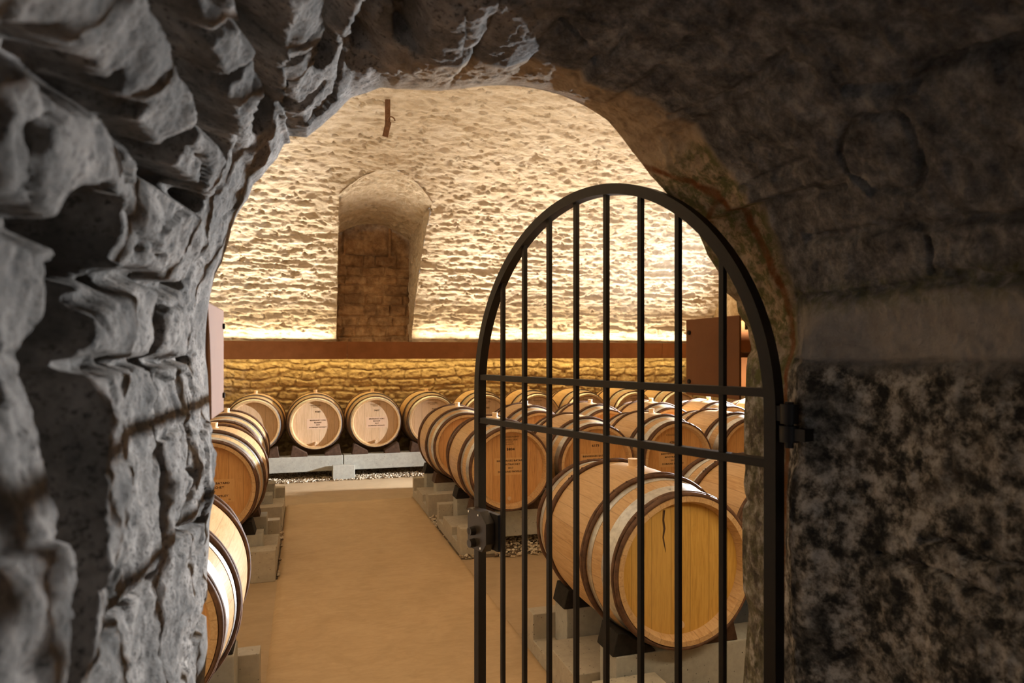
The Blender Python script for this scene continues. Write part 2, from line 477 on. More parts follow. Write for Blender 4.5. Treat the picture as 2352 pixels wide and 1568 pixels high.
GROOVES=[
(0.026,0.07,[(1.73,0.538),(1.734,0.633),(1.729,0.721),(1.726,0.809),(1.73,0.963),(1.73,1.048)]),
(0.017,0.05,[(1.609,0.401),(1.626,0.443),(1.623,0.466),(1.635,0.529),(1.634,0.565),(1.638,0.622),(1.638,0.652),(1.641,0.734),(1.644,0.832),(1.648,0.938),(1.656,1.033)]),
(0.02,0.05,[(1.641,0.734),(1.671,0.8),(1.7,0.801),(1.717,0.808)]),
(0.014,0.03,[(1.527,0.395),(1.532,0.436),(1.535,0.51),(1.541,0.569)]),
(0.009,0.022,[(1.451,0.704),(1.395,0.713),(1.368,0.696),(1.334,0.704),(1.291,0.713),(1.247,0.688),(1.221,0.704),(1.216,0.656)]),
(0.007,0.02,[(1.526,0.893),(1.484,0.902),(1.442,0.893),(1.35,0.899),(1.298,0.893),(1.232,0.893),(1.207,0.879),(1.212,0.792),(1.21,0.713),(1.212,0.665)]),
(0.008,0.018,[(1.533,1.025),(1.438,1.085),(1.358,1.085),(1.306,1.025),(1.281,1.064),(1.24,0.969),(1.233,0.953)]),
(0.009,0.02,[(1.233,0.953),(1.202,1.128),(1.192,1.206)]),
(0.01,0.022,[(1.449,0.568),(1.451,0.704),(1.449,0.803),(1.45,0.968),(1.449,1.2)]),
(0.013,0.028,[(1.521,0.621),(1.527,0.754),(1.538,0.825),(1.535,0.929),(1.545,1.048),(1.559,1.097)]),
(0.032,0.08,[(1.814,0.659),(1.816,0.691),(1.823,0.794),(1.825,0.85),(1.818,0.906),(1.818,0.974),(1.822,1.072),(1.818,1.105)]),
(0.027,0.075,[(1.935,0.796),(1.935,0.832),(1.937,0.894),(1.938,0.954),(1.932,0.998),(1.934,1.057),(1.942,1.101)]),
(0.020,0.055,[(1.993,0.921),(1.994,0.981),(1.986,1.015),(1.998,1.071),(2.007,1.136)]),
(0.022,0.06,[(2.046,0.877),(2.042,0.96),(2.046,1.011),(2.049,1.066)]),
(0.012,0.012,[(1.841,0.969),(1.878,0.956),(1.909,0.964),(1.928,0.953)]),
(0.01,0.01,[(1.822,1.08),(1.869,1.155),(1.924,1.163)]),
(0.012,0.012,[(1.745,0.685),(1.781,0.708),(1.809,0.721)]),
(0.012,0.012,[(1.842,0.75),(1.814,0.807),(1.749,0.785)]),
(0.02,0.03,[(1.575,0.398),(1.57,0.37)]),
(0.012,0.02,[(1.484,0.59),(1.507,0.675),(1.522,0.715)]),
(0.012,0.02,[(1.353,0.508),(1.311,0.516),(1.25,0.5)]),
(0.03,0.05,[(1.448,0.45),(1.447,0.415)]),
(0.012,0.02,[(1.657,0.643),(1.637,0.578),(1.655,0.575)]),
(0.015,0.03,[(1.613,0.355),(1.614,0.38),(1.593,0.354)]),
(0.015,0.025,[(1.567,0.382),(1.57,0.413),(1.579,0.432)]),
(0.006,0.006,[(3.074,1.095),(3.076,0.885),(3.071,0.763),(3.073,0.653)]),
(0.008,0.008,[(2.955,1.092),(2.959,0.871),(2.954,0.791),(2.965,0.644)]),
(0.007,0.01,[(2.892,0.776),(2.94,0.789),(2.953,0.695),(2.959,0.643)]),
(0.012,0.012,[(2.855,1.02),(2.865,0.821),(2.885,0.626)]),
(0.012,0.016,[(2.647,0.767),(2.68,0.69),(2.669,0.653),(2.672,0.601),(2.683,0.548)]),
(0.008,0.01,[(2.69,0.77),(2.706,0.729),(2.754,0.729),(2.798,0.74),(2.818,0.767),(2.804,0.839),(2.766,0.852),(2.717,0.834),(2.693,0.804),(2.69,0.77)]),
(0.006,0.012,[(3.342,0.8),(3.329,0.763),(3.343,0.719),(3.338,0.653)]),
(0.005,0.01,[(3.386,0.885),(3.382,0.773),(3.389,0.722),(3.391,0.684)]),
(0.006,0.008,[(2.262,0.967),(2.306,0.994),(2.32,1.01)]),
(0.006,0.01,[(2.366,0.956),(2.364,1.013),(2.355,1.045)]),
(0.01,0.008,[(2.54,1.104),(2.556,0.986),(2.562,0.9),(2.55,0.808)]),
(0.01,0.008,[(2.732,1.098),(2.725,0.993),(2.72,0.925)]),
(0.01,0.008,[(2.773,1.048),(2.784,0.949),(2.789,0.884)]),
]
# ------------------------------------------------------------------ places (metres; x along the back wall, y into the cellar, z up)
U0, RP, ZS, V1, VR = .372, .522, 1.44, 1.29, 1.10      # vaulted passage: axis, radius, spring line, mouth, gate rebate
SLEN = 2 * ZS + PI * RP
VC, ZC, RV = 5.4, .10, 3.85                             # big vault

def back_y(z): return VC + math.sqrt(max(0, RV * RV - (z - ZC) ** 2))

# ---- the passage: rough stone, one continuous sheet
def build_passage():
    s = np.concatenate([np.linspace(-.02, .85, 90)[:-1], np.linspace(.85, 3.76, 860)[:-1], np.linspace(3.76, SLEN + .02, 90)])
    v = np.concatenate([np.linspace(-1.6, .28, 60)[:-1], np.linspace(.28, V1, 290)])
    S, V = np.meshgrid(s, v)
    e1 = np.array(EDGE_ROOM); er = np.array(EDGE_RIM)
    d1 = np.interp(S, e1[:, 0], e1[:, 1])
    dr = np.interp(S, er[:, 0], er[:, 1])
    wl = sstep(2.01, 2.06, S)                        # the rebate step shows only from the crown to the far side
    dr = d1 * (1 - wl) + dr * wl
    base = np.where(V > VR, dr + (d1 - dr) * np.clip((V - VR) / (V1 - VR), 0, 1), dr * np.exp(-np.clip(VR - V, 0, 9) / .16))
    near = sstep(V1 - .002, V1 - .10, V)             # no random relief on the mouth's outline itself
    rimq = np.exp(-((V - VR) / .02) ** 2) * wl
    free = np.clip(near * (1 - .8 * rimq), 0, 1)
    left = 1 - sstep(2.0, 2.35, S)                   # chiselled side
    right = 1 - left
    # warp
    wx = S + .018 * fbm(S, V, scale=.11, octaves=3, seed=3); wy = V + .018 * fbm(S, V, scale=.11, octaves=3, seed=5)
    d = np.zeros(S.shape)
    # broad lumps
    d += left * .030 * fbm(S, V * .8, scale=.22, octaves=5, seed=11)
    d += right * .012 * fbm(S, V * .7, scale=.26, octaves=4, seed=12)
    # chipped facets
    F, ID, ox, oy = worley(wx / .085, wy / .13, seed=2)
    d += left * (.012 * (ID - .5) + .022 * (ox * (ID - .5) * .6 + oy * (_hash((ID * 9999).astype(np.int64), (ID * 77).astype(np.int64), (ID * 0).astype(np.int64), 4) - .5) * .5))
    d -= left * .002 * (1 - sstep(.0, .18, F))
    F2, ID2, ox2, oy2 = worley(wx / .05 + 3, wy / .16, seed=8)
    d += left * .002 * (ID2 - .5)
    F3, ID3, ox3, oy3 = worley(wx / .17, wy / .24, seed=21)
    d += right * .012 * (ID3 - .5) * sstep(0, .3, F3)
    # streaks and grain
    d += left * .004 * fbm(S + .6 * V, V - .4 * S, scale=.05, octaves=4, seed=31)
    d += (.0035 + .003 * left) * fbm(S, V, scale=.03, octaves=4, seed=41, gain=.6)
    d += right * .003 * fbm(S, V, scale=.02, octaves=3, seed=45, ridged=True)
    d += right * .007 * fbm(S, V * .8, scale=.065, octaves=5, seed=48, ridged=True, gain=.6)
    d += left * .0022 * fbm(S, V, scale=.011, octaves=2, seed=47)
    D = base + d * free
    D += .058 * np.exp(-((V - 1.0) / .06) ** 2) * sstep(2.92, 3.06, S)
    # the deep slot left by a missing stone, and the hollow above it
    hollow = np.minimum(seg_dist(S + .02 * fbm(S, V, scale=.08, octaves=3, seed=81), V + .02 * fbm(S, V, scale=.08, octaves=3, seed=82), [(1.12, .515), (1.35, .53), (1.45, .545), (1.52, .60)]) / .042,
                        np.hypot((S - 1.555 + .015 * fbm(S, V, scale=.05, octaves=3, seed=83)) / .045, (V - .62) / .085))
    D -= .13 * (1 - sstep(.72, 1.05, hollow))
    # joints and hollows
    gx = S + .006 * fbm(S, V, scale=.03, octaves=3, seed=51); gy = V + .010 * fbm(S, V, scale=.04, octaves=3, seed=52)
    for w, dep, pts in GROOVES:
        q = seg_dist(gx, gy, pts)
        rough = 1 + .35 * fbm(S, V, scale=.05, octaves=2, seed=61)
        D -= dep * rough * (1 - sstep(.25 * w, 1.0 * w, q)) * (.25 + .75 * near)
        D -= .28 * dep * np.exp(-(q / (2.4 * w)) ** 2) * near
    # the rebate: gate side of the rim stands a little proud
    # back to space
    Z = np.zeros(S.shape); X = np.zeros(S.shape)
    th = (S - ZS) / RP
    a, b, c = S < ZS, (S >= ZS) & (S <= ZS + PI * RP), S > ZS + PI * RP
    X[a] = U0 - RP + D[a]; Z[a] = S[a]
    X[b] = U0 - (RP - D[b]) * np.cos(th[b]); Z[b] = ZS + (RP - D[b]) * np.sin(th[b])
    X[c] = U0 + RP - D[c]; Z[c] = 2 * ZS + PI * RP - S[c]
    P = np.stack([X, V, Z], -1)
    # turned edge behind the mouth
    for k, (dv, dn) in enumerate(((.012, .01), (.03, .05), (.05, .12))):
        row = np.zeros_like(P[-1]); Sv = s
        a1, b1, c1 = Sv < ZS, (Sv >= ZS) & (Sv <= ZS + PI * RP), Sv > ZS + PI * RP
        D1 = np.interp(Sv, e1[:, 0], e1[:, 1]) - dn; t1 = (Sv - ZS) / RP
        row[a1, 0] = U0 - RP + D1[a1]; row[a1, 2] = Sv[a1]
        row[b1, 0] = U0 - (RP - D1[b1]) * np.cos(t1[b1]); row[b1, 2] = ZS + (RP - D1[b1]) * np.sin(t1[b1])
        row[c1, 0] = U0 + RP - D1[c1]; row[c1, 2] = 2 * ZS + PI * RP - Sv[c1]
        row[:, 1] = V1 + dv
        P = np.concatenate([P, row[None]], 0)
    def ext(A): return np.concatenate([A, np.repeat(A[-1:], 3, 0)], 0)
    # stains with shapes of their own, and darker, pale and buff zones
    n1 = fbm(S, V, scale=.06, octaves=4, seed=71)
    pale = sstep(2.965, 2.985, S + .006 * n1) * (1 - sstep(3.06, 3.08, S + .008 * n1)) * sstep(1.10, 1.06, V)
    mott = sstep(3.06, 3.10, S + .012 * n1)
    intr = sstep(-.01, .015, V - VR + .012 * n1)
    dark_tone = sstep(2.16, 2.30, S + .10 * n1) * (1 - mott) * (1 - pale) * (1 - intr)  # darker grey tone from the crown down the far side
    buff = intr * sstep(2.0, 2.1, S) * (1 - .85 * sstep(3.0, 3.12, S + .02 * n1))
    moss = intr * sstep(2.58, 2.66, S + .04 * n1) * (1 - .55 * sstep(3.1, 3.2, S)) + .5 * sstep(2.93, 2.95, S) * (1 - sstep(2.98, 3.0, S)) * (V < VR)
    rl = [(2.60, 1.29), (2.628, 1.251), (2.665, 1.209), (2.725, 1.168), (2.783, 1.153), (2.83, 1.145), (2.884, 1.134), (2.939, 1.124), (3.016, 1.12), (3.135, 1.114), (3.304, 1.11), (3.75, 1.112)]
    rq = seg_dist(S + .006 * n1, V + .006 * n1, rl); rq2 = seg_dist(S + .006 * n1, V + .006 * n1, [(2.73, 1.17), (2.771, 1.24), (2.881, 1.232), (2.956, 1.225)])
    rust = np.maximum(1 - sstep(.005, .013, rq), .7 * (1 - sstep(.003, .009, rq2)))
    at = {'pale': ext(pale), 'mottle': ext(mott), 'dark_tone': ext(dark_tone), 'buff': ext(buff), 'moss': ext(np.clip(moss, 0, 1)), 'rust': ext(rust)}
    o = grid_mesh('wall_passage', P, M['tunnel'], attrs=at)
    return tag(o, kind='structure')
build_passage()

# ---- back wall and vault
NU0, NU1, NV = .40, 1.34, 9.06                           # the niche
def niche_r(y): return NU1 + .045 * (NV - y)
def niche_l(y): return NU0 - .02 * (NV - y)
def ztop_out(u): return 3.40 - .24 * np.clip(np.abs((u - .88) / .52), 0, 1.2) ** 2
def ztop_in(u): return 3.15 - .20 * np.clip(np.abs((u - .86) / .48), 0, 1.2) ** 2

def build_vault():
    u = np.concatenate([np.linspace(-2.6, -1.3, 40)[:-1], np.linspace(-1.3, 5.8, 640)])
    ph = np.linspace(-.03, 1.66, 560)
    Uo, PH = np.meshgrid(u, ph)
    y = PH * RV
    z0 = ZC + RV * np.sin(PH)
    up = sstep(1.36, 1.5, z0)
    nx = fbm(Uo, y, scale=.25, octaves=3, seed=5); ny = fbm(Uo, y, scale=.30, octaves=3, seed=6)
    # squared rubble under the light trough
    q, idn = courses(Uo + .07 * nx + .012 * fbm(Uo, y, scale=.05, octaves=2, seed=66), y + .045 * ny + .010 * fbm(Uo, y, scale=.05, octaves=2, seed=67), .06, .17, .12, .45, 3)
    dl = .034 * sstep(.0, .022, q) * (.45 + .55 * idn) + .034 * fbm(Uo, y, scale=.06, octaves=5, seed=9, gain=.65)
    # thin flat courses of the vault
    q2, id2 = courses(Uo + .10 * nx, y + .045 * ny, .045, .12, .25, .9, 4)
    fade = 1 - .65 * sstep(2.4, 3.4, z0)
    du = fade * (.012 * sstep(.0, .022, q2) * (.3 + .7 * id2) + .010 * (id2 - .5))
    du += .024 * fbm(Uo * .55, y, scale=.055, octaves=5, seed=14, gain=.62) + .014 * (fbm(Uo * .5, y, scale=.17, octaves=3, seed=15))
    pit = sstep(.38, .62, fbm(Uo * .6, y, scale=.045, octaves=3, seed=19))
    du -= .022 * pit
    D = dl * (1 - up) + du * up
    D += .03 * fbm(Uo, y, scale=1.1, octaves=2, seed=23)
    r = RV - D
    P = np.stack([Uo, VC + r * np.cos(PH), ZC + r * np.sin(PH)], -1)
    cu, cz, cv = P[:-1, :-1, 0], P[:-1, :-1, 2], P[:-1, :-1, 1]
    inside = (cu > niche_l(cv)) & (cu < niche_r(cv)) & (cz > 1.45) & (cz < ztop_out(cu)) & (PH[:-1, :-1] < 1.3)
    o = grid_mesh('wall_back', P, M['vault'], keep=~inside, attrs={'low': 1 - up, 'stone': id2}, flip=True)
    tag(o, kind='structure')
    # front half of the vault and the door wall, plainer: it is behind the viewer's field of sight
    u = np.linspace(-2.6, 5.8, 170); t = np.linspace(.06, PI / 2, 70)
    Uo, T = np.meshgrid(u, t)
    yy = VC - (VC - 1.32) * np.sin(T); zz = 2.55 + (ZC + RV - 2.55) * np.cos(T)
    n = .03 * fbm(Uo, T * 5, scale=.12, octaves=4, seed=77)
    o = grid_mesh('ceiling', np.stack([Uo, yy + n, zz + n], -1), M['vault'], attrs={'low': Uo * 0, 'stone': Uo * 0 + .5})
    tag(o, kind='structure')
    u = np.linspace(-2.6, 5.8, 420); z = np.linspace(-.05, 2.7, 140)
    Uo, Z = np.meshgrid(u, z)
    n = .012 * fbm(Uo, Z, scale=.12, octaves=4, seed=78)
    cu, cz = Uo[:-1, :-1] + .01, Z[:-1, :-1] + .01
    hole = ((np.hypot(cu - U0, cz - ZS) < RP + .07) | ((np.abs(cu - U0) < RP + .07) & (cz < ZS)))
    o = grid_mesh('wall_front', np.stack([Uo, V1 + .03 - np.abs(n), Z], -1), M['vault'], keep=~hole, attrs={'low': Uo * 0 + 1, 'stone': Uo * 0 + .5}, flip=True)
    tag(o, kind='structure')
    for nm, x in (('wall_left', -2.6), ('wall_right', 5.78)):
        y = np.linspace(1.1, 9.4, 200); z = np.linspace(-.05, 4.2, 110)
        Yo, Z = np.meshgrid(y, z)
        q, idn = courses(Yo + .02 * fbm(Yo, Z, scale=.2, seed=3), Z + .015 * fbm(Yo, Z, scale=.2, seed=4), .09, .2, .2, .5, 12)
        n = .03 * sstep(0, .025, q) * (.5 + .5 * idn)
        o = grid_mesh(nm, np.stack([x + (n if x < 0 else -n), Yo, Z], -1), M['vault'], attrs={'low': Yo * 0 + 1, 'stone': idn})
        tag(o, kind='structure')
build_vault()

def build_niche():
    mb = []
    # far jamb, soffit, near jamb
    def sheet(name, A, B, n, m, sc, amp, nrm, mat, seed):
        """ruled sheet between the edge lines A(t) and B(t)"""
        t = np.linspace(0, 1, n); w = np.linspace(0, 1, m)
        a = np.array([A(x) for x in t]); b = np.array([B(x) for x in t])
        P = a[None] * (1 - w)[:, None, None] + b[None] * w[:, None, None]
        nz = amp * 1.3 * fbm(P[..., 0] * 1 + P[..., 1] * .3, P[..., 2], P[..., 1], scale=sc, octaves=5, seed=seed)
        fade = np.minimum(1, (1 - np.abs(w * 2 - 1)) * 6 + .25)[:, None]
        P = P + np.array(nrm)[None, None] * (nz * fade)[..., None]
        return grid_mesh(name, P, mat, attrs={'low': nz * 0, 'stone': nz * 0 + .5})
    def vz(z): return back_y(z) - .035
    zr = 3.165
    o1 = sheet('wall_niche_jamb', lambda t: (NU1, NV, 1.40 + t * (2.98 - 1.40)), lambda t: (niche_r(vz(1.40 + t * (zr - 1.40))), vz(1.40 + t * (zr - 1.40)), 1.40 + t * (zr - 1.40)), 150, 90, .07, .03, (-1, 0, 0), M['vault'], 5)
    o2 = sheet('wall_niche_jamb_near', lambda t: (NU0, NV, 1.40 + t * (2.98 - 1.40)), lambda t: (niche_l(vz(1.40 + t * (zr - 1.40))), vz(1.40 + t * (zr - 1.40)), 1.40 + t * (zr - 1.40)), 80, 40, .07, .02, (1, 0, 0), M['vault'], 6)
    def so(t):
        uo = niche_l(7.5) + t * (niche_r(7.45) - niche_l(7.5)); z = float(ztop_out(np.array(uo))) + .01
        return (uo, vz(z) - .01, z)
    def si(t):
        ui = NU0 + t * (NU1 - NU0); return (ui, NV, float(ztop_in(np.array(ui))))
    o3 = sheet('wall_niche_soffit', si, so, 110, 130, .06, .035, (0, 0, -1), M['vault'], 7)
    # walled-up back
    u = np.linspace(NU0 - .05, NU1 + .05, 120); z = np.linspace(1.38, 3.25, 220)
    Uo, Z = np.meshgrid(u, z)
    q, idn = courses(Uo + .03 * fbm(Uo, Z, scale=.2, seed=3), Z + .02 * fbm(Uo, Z, scale=.2, seed=4), .10, .2, .14, .34, 15)
    up = sstep(2.72, 2.76, Z)
    d = (.045 * sstep(0, .02, q) * (.4 + .6 * idn)) * (1 - up) + .02 * fbm(Uo, Z, scale=.06, octaves=4, seed=8)
    panel = up * ((Uo > .52) & (Uo < 1.06))
    d = d - .05 * panel
    d = d + .05 * up * (np.exp(-((Uo - .50) / .018) ** 2) + np.exp(-((Uo - 1.09) / .022) ** 2))
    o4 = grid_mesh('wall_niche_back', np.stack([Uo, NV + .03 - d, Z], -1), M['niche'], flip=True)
    for o in (o1, o2, o3, o4): tag(o, kind='structure')
build_niche()

# ---- floor
fl = MB().box((-2.8, -1.7, -.12), (6.0, 9.5, 0)).build('floor', M['floor']); tag(fl, kind='structure')
sl = MB()
def path_slab():
    u = np.linspace(-.16, 1.07, 60); y = np.linspace(1.28, 6.87, 220)
    Uo, Y = np.meshgrid(u, y)
    ed = np.minimum(np.minimum(Uo + .16, 1.07 - Uo), 6.87 - Y)
    Z = .004 + .012 * sstep(0, .012, ed) + .0015 * fbm(Uo, Y, scale=.3, octaves=3, seed=3)
    Z[0] = Z[-1] = 0; Z[:, 0] = Z[:, -1] = 0
    o = grid_mesh('floor_path', np.stack([Uo, Y, Z], -1), M['slab']); tag(o, kind='structure')
path_slab()

# ---- gravel beds
SOLID = [(x - .125, x + .125, 8.10, 8.42) for x in (-.955, .447, 1.849, 3.251, 4.653)]          # feet of the concrete supports
SOLID += [(1.06, 1.33, 2.29, 3.21), (1.08, 1.36, 4.79, 5.71), (1.065, 1.34, 6.03, 6.95), (-.475, -.175, 2.22, 3.14), (-.47, -.17, 4.62, 5.54), (-.465, -.165, 5.92, 6.84)]
def gravel(label, x0, x1, y0, y1, n, seed, rmin=.006, rmax=.014):
    rng = np.random.RandomState(seed)
    t = (1 + 5 ** .5) / 2
    iv = np.array([(-1, t, 0), (1, t, 0), (-1, -t, 0), (1, -t, 0), (0, -1, t), (0, 1, t), (0, -1, -t), (0, 1, -t), (t, 0, -1), (t, 0, 1), (-t, 0, -1), (-t, 0, 1)]) / math.hypot(1, t)
    fc = np.array([(0, 11, 5), (0, 5, 1), (0, 1, 7), (0, 7, 10), (0, 10, 11), (1, 5, 9), (5, 11, 4), (11, 10, 2), (10, 7, 6), (7, 1, 8), (3, 9, 4), (3, 4, 2), (3, 2, 6), (3, 6, 8), (3, 8, 9), (4, 9, 5), (2, 4, 11), (6, 2, 10), (8, 6, 7), (9, 8, 1)])
    r = rng.uniform(rmin, rmax, n)
    px, py = rng.uniform(x0, x1, n), rng.uniform(y0, y1, n)
    # ragged edges
    keep = (py - y0 > .03 * np.abs(np.sin(px * 23 + seed)) * rng.rand(n))
    for ax, bx, ay, by in SOLID:
        keep &= ~((px > ax - .012) & (px < bx + .012) & (py > ay - .012) & (py < by + .012))
    r, px, py = r[keep], px[keep], py[keep]; n = len(r)
    pz = r * .45 + rng.uniform(0, .012, n)
    a = rng.uniform(0, 6.28, n); sx = rng.uniform(.8, 1.5, n); sz = rng.uniform(.5, .85, n)
    V = iv[None] * (1 + .22 * (rng.rand(n, 12, 1) - .5))
    X = V[..., 0] * (r * sx)[:, None]; Y = V[..., 1] * r[:, None]; Z = V[..., 2] * (r * sz)[:, None]
    ca, sa = np.cos(a)[:, None], np.sin(a)[:, None]
    W = np.stack([X * ca - Y * sa + px[:, None], X * sa + Y * ca + py[:, None], Z + pz[:, None]], -1).reshape(-1, 3)
    Fc = (fc[None] + (np.arange(n) * 12)[:, None, None]).reshape(-1, 3)
    me = bpy.data.meshes.new('gravel')
    me.vertices.add(len(W)); me.vertices.foreach_set('co', W.astype(np.float32).ravel())
    me.loops.add(Fc.size); me.loops.foreach_set('vertex_index', Fc.astype(np.int32).ravel())
    me.polygons.add(len(Fc)); me.polygons.foreach_set('loop_start', np.arange(0, Fc.size, 3, dtype=np.int32)); me.polygons.foreach_set('loop_total', np.full(len(Fc), 3, dtype=np.int32))
    me.polygons.foreach_set('use_smooth', np.full(len(Fc), True))
    me.update(calc_edges=True); me.materials.append(M['gravel'])
    o = bpy.data.objects.new('gravel', me); C.objects.link(o)
    return tag(o, label, 'gravel', kind='stuff')
gravel('pale gravel bed under the front edge of the back barrel row', -1.2, 3.6, 8.04, 8.75, 8500, 1)
gravel('gravel strip along the path edge beside the stepped concrete sleepers behind the lock', 1.065, 1.16, 4.70, 6.85, 900, 2)
gravel('gravel between the beams of the barrel row standing behind the gate bars', 1.32, 3.4, 4.66, 5.7, 5200, 3)
gravel('narrow gravel strip along the path beneath the barrels nearest the stone jamb', -.24, -.155, 4.62, 6.8, 700, 4)
gravel('dark gravel under the concrete beam of the big barrel by the gate', 1.32, 3.1, 2.25, 3.25, 4800, 5)
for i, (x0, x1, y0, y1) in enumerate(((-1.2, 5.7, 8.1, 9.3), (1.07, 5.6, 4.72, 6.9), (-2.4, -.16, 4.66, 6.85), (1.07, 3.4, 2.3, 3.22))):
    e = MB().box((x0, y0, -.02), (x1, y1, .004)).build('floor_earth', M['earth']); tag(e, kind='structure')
# ------------------------------------------------------------------ lettering
def lettering(name, lines, mat, parent, y, rot=True):
    """lines: (text, size, x, z); a thin raised stencil lying just proud of the head"""
    vs, fs = [], []
    dg = None
    for txt, size, x, z in lines:
        cu = bpy.data.curves.new('t', 'FONT'); cu.body = txt; cu.size = size; cu.align_x = 'CENTER'; cu.align_y = 'CENTER'
        cu.resolution_u = 2; cu.offset = size * .028; cu.extrude = .0003; cu.space_character = 1.12
        ob = bpy.data.objects.new('t', cu); C.objects.link(ob)
        me = bpy.data.meshes.new_from_object(ob.evaluated_get(bpy.context.evaluated_depsgraph_get()))
        n0 = len(vs)
        vs += [(x + v.co.x * 1.08, -v.co.z, z + v.co.y) for v in me.vertices]
        fs += [tuple(n0 + i for i in p.vertices) for p in me.polygons]
        bpy.data.objects.remove(ob); bpy.data.curves.remove(cu); bpy.data.meshes.remove(me)
    o = link_mesh(name, vs, fs, mat, parent)
    o.location = (0, y, 0)
    return o

# ------------------------------------------------------------------ barrels
def make_barrel(kind, RB=.343, RH=.295, head='head'):
    """a cask lying along Y, front head towards -Y; the Empty sits under the bilge"""
    t = empty('wine_barrel', (0, 0, 0))
    HL = .45
    def r(y): return RB - (RB - RH) * (abs(y) / HL) ** 2
    ys = np.linspace(-HL, HL, 37)
    prof = [(r(y), y) for y in ys]
    w = .020
    prof += [(r(HL) - w, HL), (r(HL) - w - .012, HL - .035), (r(HL) - w - .012, HL - .068)]
    prof += [(r(HL) - w - .012, -HL + .068), (r(HL) - w - .012, -HL + .035), (r(HL) - w, -HL)]
    st = MB().lathe_y(prof, 96, closed=True).build('staves', M['staves'], t, True, 35); st.location.z = RB
    for sy in (-1, 1):
        hr = r(HL) - w - .006
        h = MB().lathe_y([(0, sy * (HL - .044)), (hr * .55, sy * (HL - .044)), (hr - .004, sy * (HL - .046)), (hr, sy * (HL - .052)), (hr, sy * (HL - .066)), (0, sy * (HL - .066))], 72).build('head', M[head], t, True, 40)
        h.location.z = RB
    def hoop(y0, y1, mat, name='metal_hoop', th=.0022, seam=False):
        b = MB().lathe_y([(r(y0) + .0005, y0), (r(y0) + th, y0), (r((y0 + y1) / 2) + th * 1.05, (y0 + y1) / 2), (r(y1) + th, y1), (r(y1) + .0005, y1)], 96, closed=True)
        for a in (-.10, .06):                            # rivets where the band overlaps
            ym = (y0 + y1) / 2; R = r(ym) + th
            p = Vector((R * math.sin(a), ym, R * math.cos(a))); q = p.normalized(); q.y = 0
            b.cyl(p, p + q * .003, .006, .003, 10)
        o = b.build(name, mat, t, True, 40); o.location.z = RB
    def withy(ys_, rr, seed, name='wooden_hoop', dr=0.0):
        b = MB()
        for i, y in enumerate(ys_):
            b.ring_y(r(y) + rr * .75 + dr, y, rr, wob=.0016, seed=seed + i, m=8, n=80)
        c = b                                         # willow bindings and the lapped ends
        rng = random.Random(seed)
        ym = sum(ys_) / len(ys_); hw = (max(ys_) - min(ys_)) / 2 + rr * 1.15
        for a in (-.75, -.62, -.42, .35, .52, .66):
            a += rng.uniform(-.05, .05)
            R = r(ym) + rr * .75 + dr
            pr = [(R + (rr + .0018) * math.cos(q) , ym + hw * math.sin(q)) for q in [2 * PI * k / 10 for k in range(10)]]
            rings = []
            for da in (-.007, 0, .007):
                rings.append([c.bm.verts.new((rad * math.sin(a + da), yy, rad * math.cos(a + da))) for rad, yy in pr])
            for A, B in zip(rings[:-1], rings[1:]):
                for k in range(10): c.bm.faces.new((A[k], A[(k + 1) % 10], B[(k + 1) % 10], B[k]))
            c.bm.faces.new(rings[0]); c.bm.faces.new(rings[-1][::-1])
        o = b.build(name, M['withy'], t, True, 60); o.location.z = RB
        return o
    if kind == 'withy':
        for s in (-1, 1):
            withy([s * .440, s * .421], .0095, 11 if s < 0 else 12, dr=-.001)
            hoop(*sorted((s * .402, s * .340)), M['galv'])
            hoop(*sorted((s * .266, s * .235)), M['galv'])
            withy([s * .222, s * .203], .0095, 21 if s < 0 else 22)
    else:
        for s in (-1, 1):
            hoop(*sorted((s * .449, s * .405)), M['galv'])
            withy([s * .385], .007, 31)
            hoop(*sorted((s * .255, s * .228)), M['steel_dull'])
            withy([s * .215, s * .203], .007, 41)
    b = MB().cyl((0, 0, RB - .005), (0, 0, RB + .004), .030, .027, 20).cyl((0, 0, RB + .002), (0, 0, RB + .036), .020, .024, 20).build('bung', M['bung'], t, True, 40); b.location.z = RB
    tp = MB().cyl((0, -HL + .045, -.225), (0, -HL + .036, -.225), .016, .013, 16).build('tap_plug', M['head_pale'], t, True, 40); tp.location.z = RB
    return t, RB, HL

def place(t, x, y, z, rz=0): t.location = (x, y, z - t['rb']); t.rotation_euler.z = rz

proto = {}
def barrel(kind, x, y, z, label, group, text=None, rz=0.0, RB=.343, head='head'):
    key = (kind, RB, head)
    if key not in proto:
        t, rb, hl = make_barrel(kind, RB, .295 if kind == 'withy' else .290, head)
        proto[key] = t
    else:
        t = copy_tree(proto[key])
        for ch in list(t.children):
            if ch.name.split('.')[0] in ('lettering', 'cask_number', 'sanded_panel', 'maker_mark', 'crack'): drop(ch)
    t.location = (x, y, z - RB); t.rotation_euler = (0, 0, rz)
    tag(t, label, 'barrel', group)
    if text:
        yy = -.45 + .044
        if text.get('panel'):
            px0, px1, pz0, pz1 = text['panel']
            p = MB().box((px0, yy - .0006, pz0), (px1, yy + .0004, pz1)).build('sanded_panel', M['sanded'] if kind == 'withy' else M['sanded_pale'], t); p.location.z = RB
        if text.get('lines'):
            o = lettering('lettering', text['lines'], M['ink'], t, yy - .0012); o.location.z = RB
        if text.get('number'):
            o = lettering('cask_number', text['number'], M['ink'], t, yy - .0012); o.location.z = RB
        if text.get('mark'):
            o = lettering('maker_mark', text['mark'], M['ink_faint'], t, yy - .0012); o.location.z = RB
    return t
def drop(o):
    for ch in list(o.children): drop(ch)
    bpy.data.objects.remove(o)

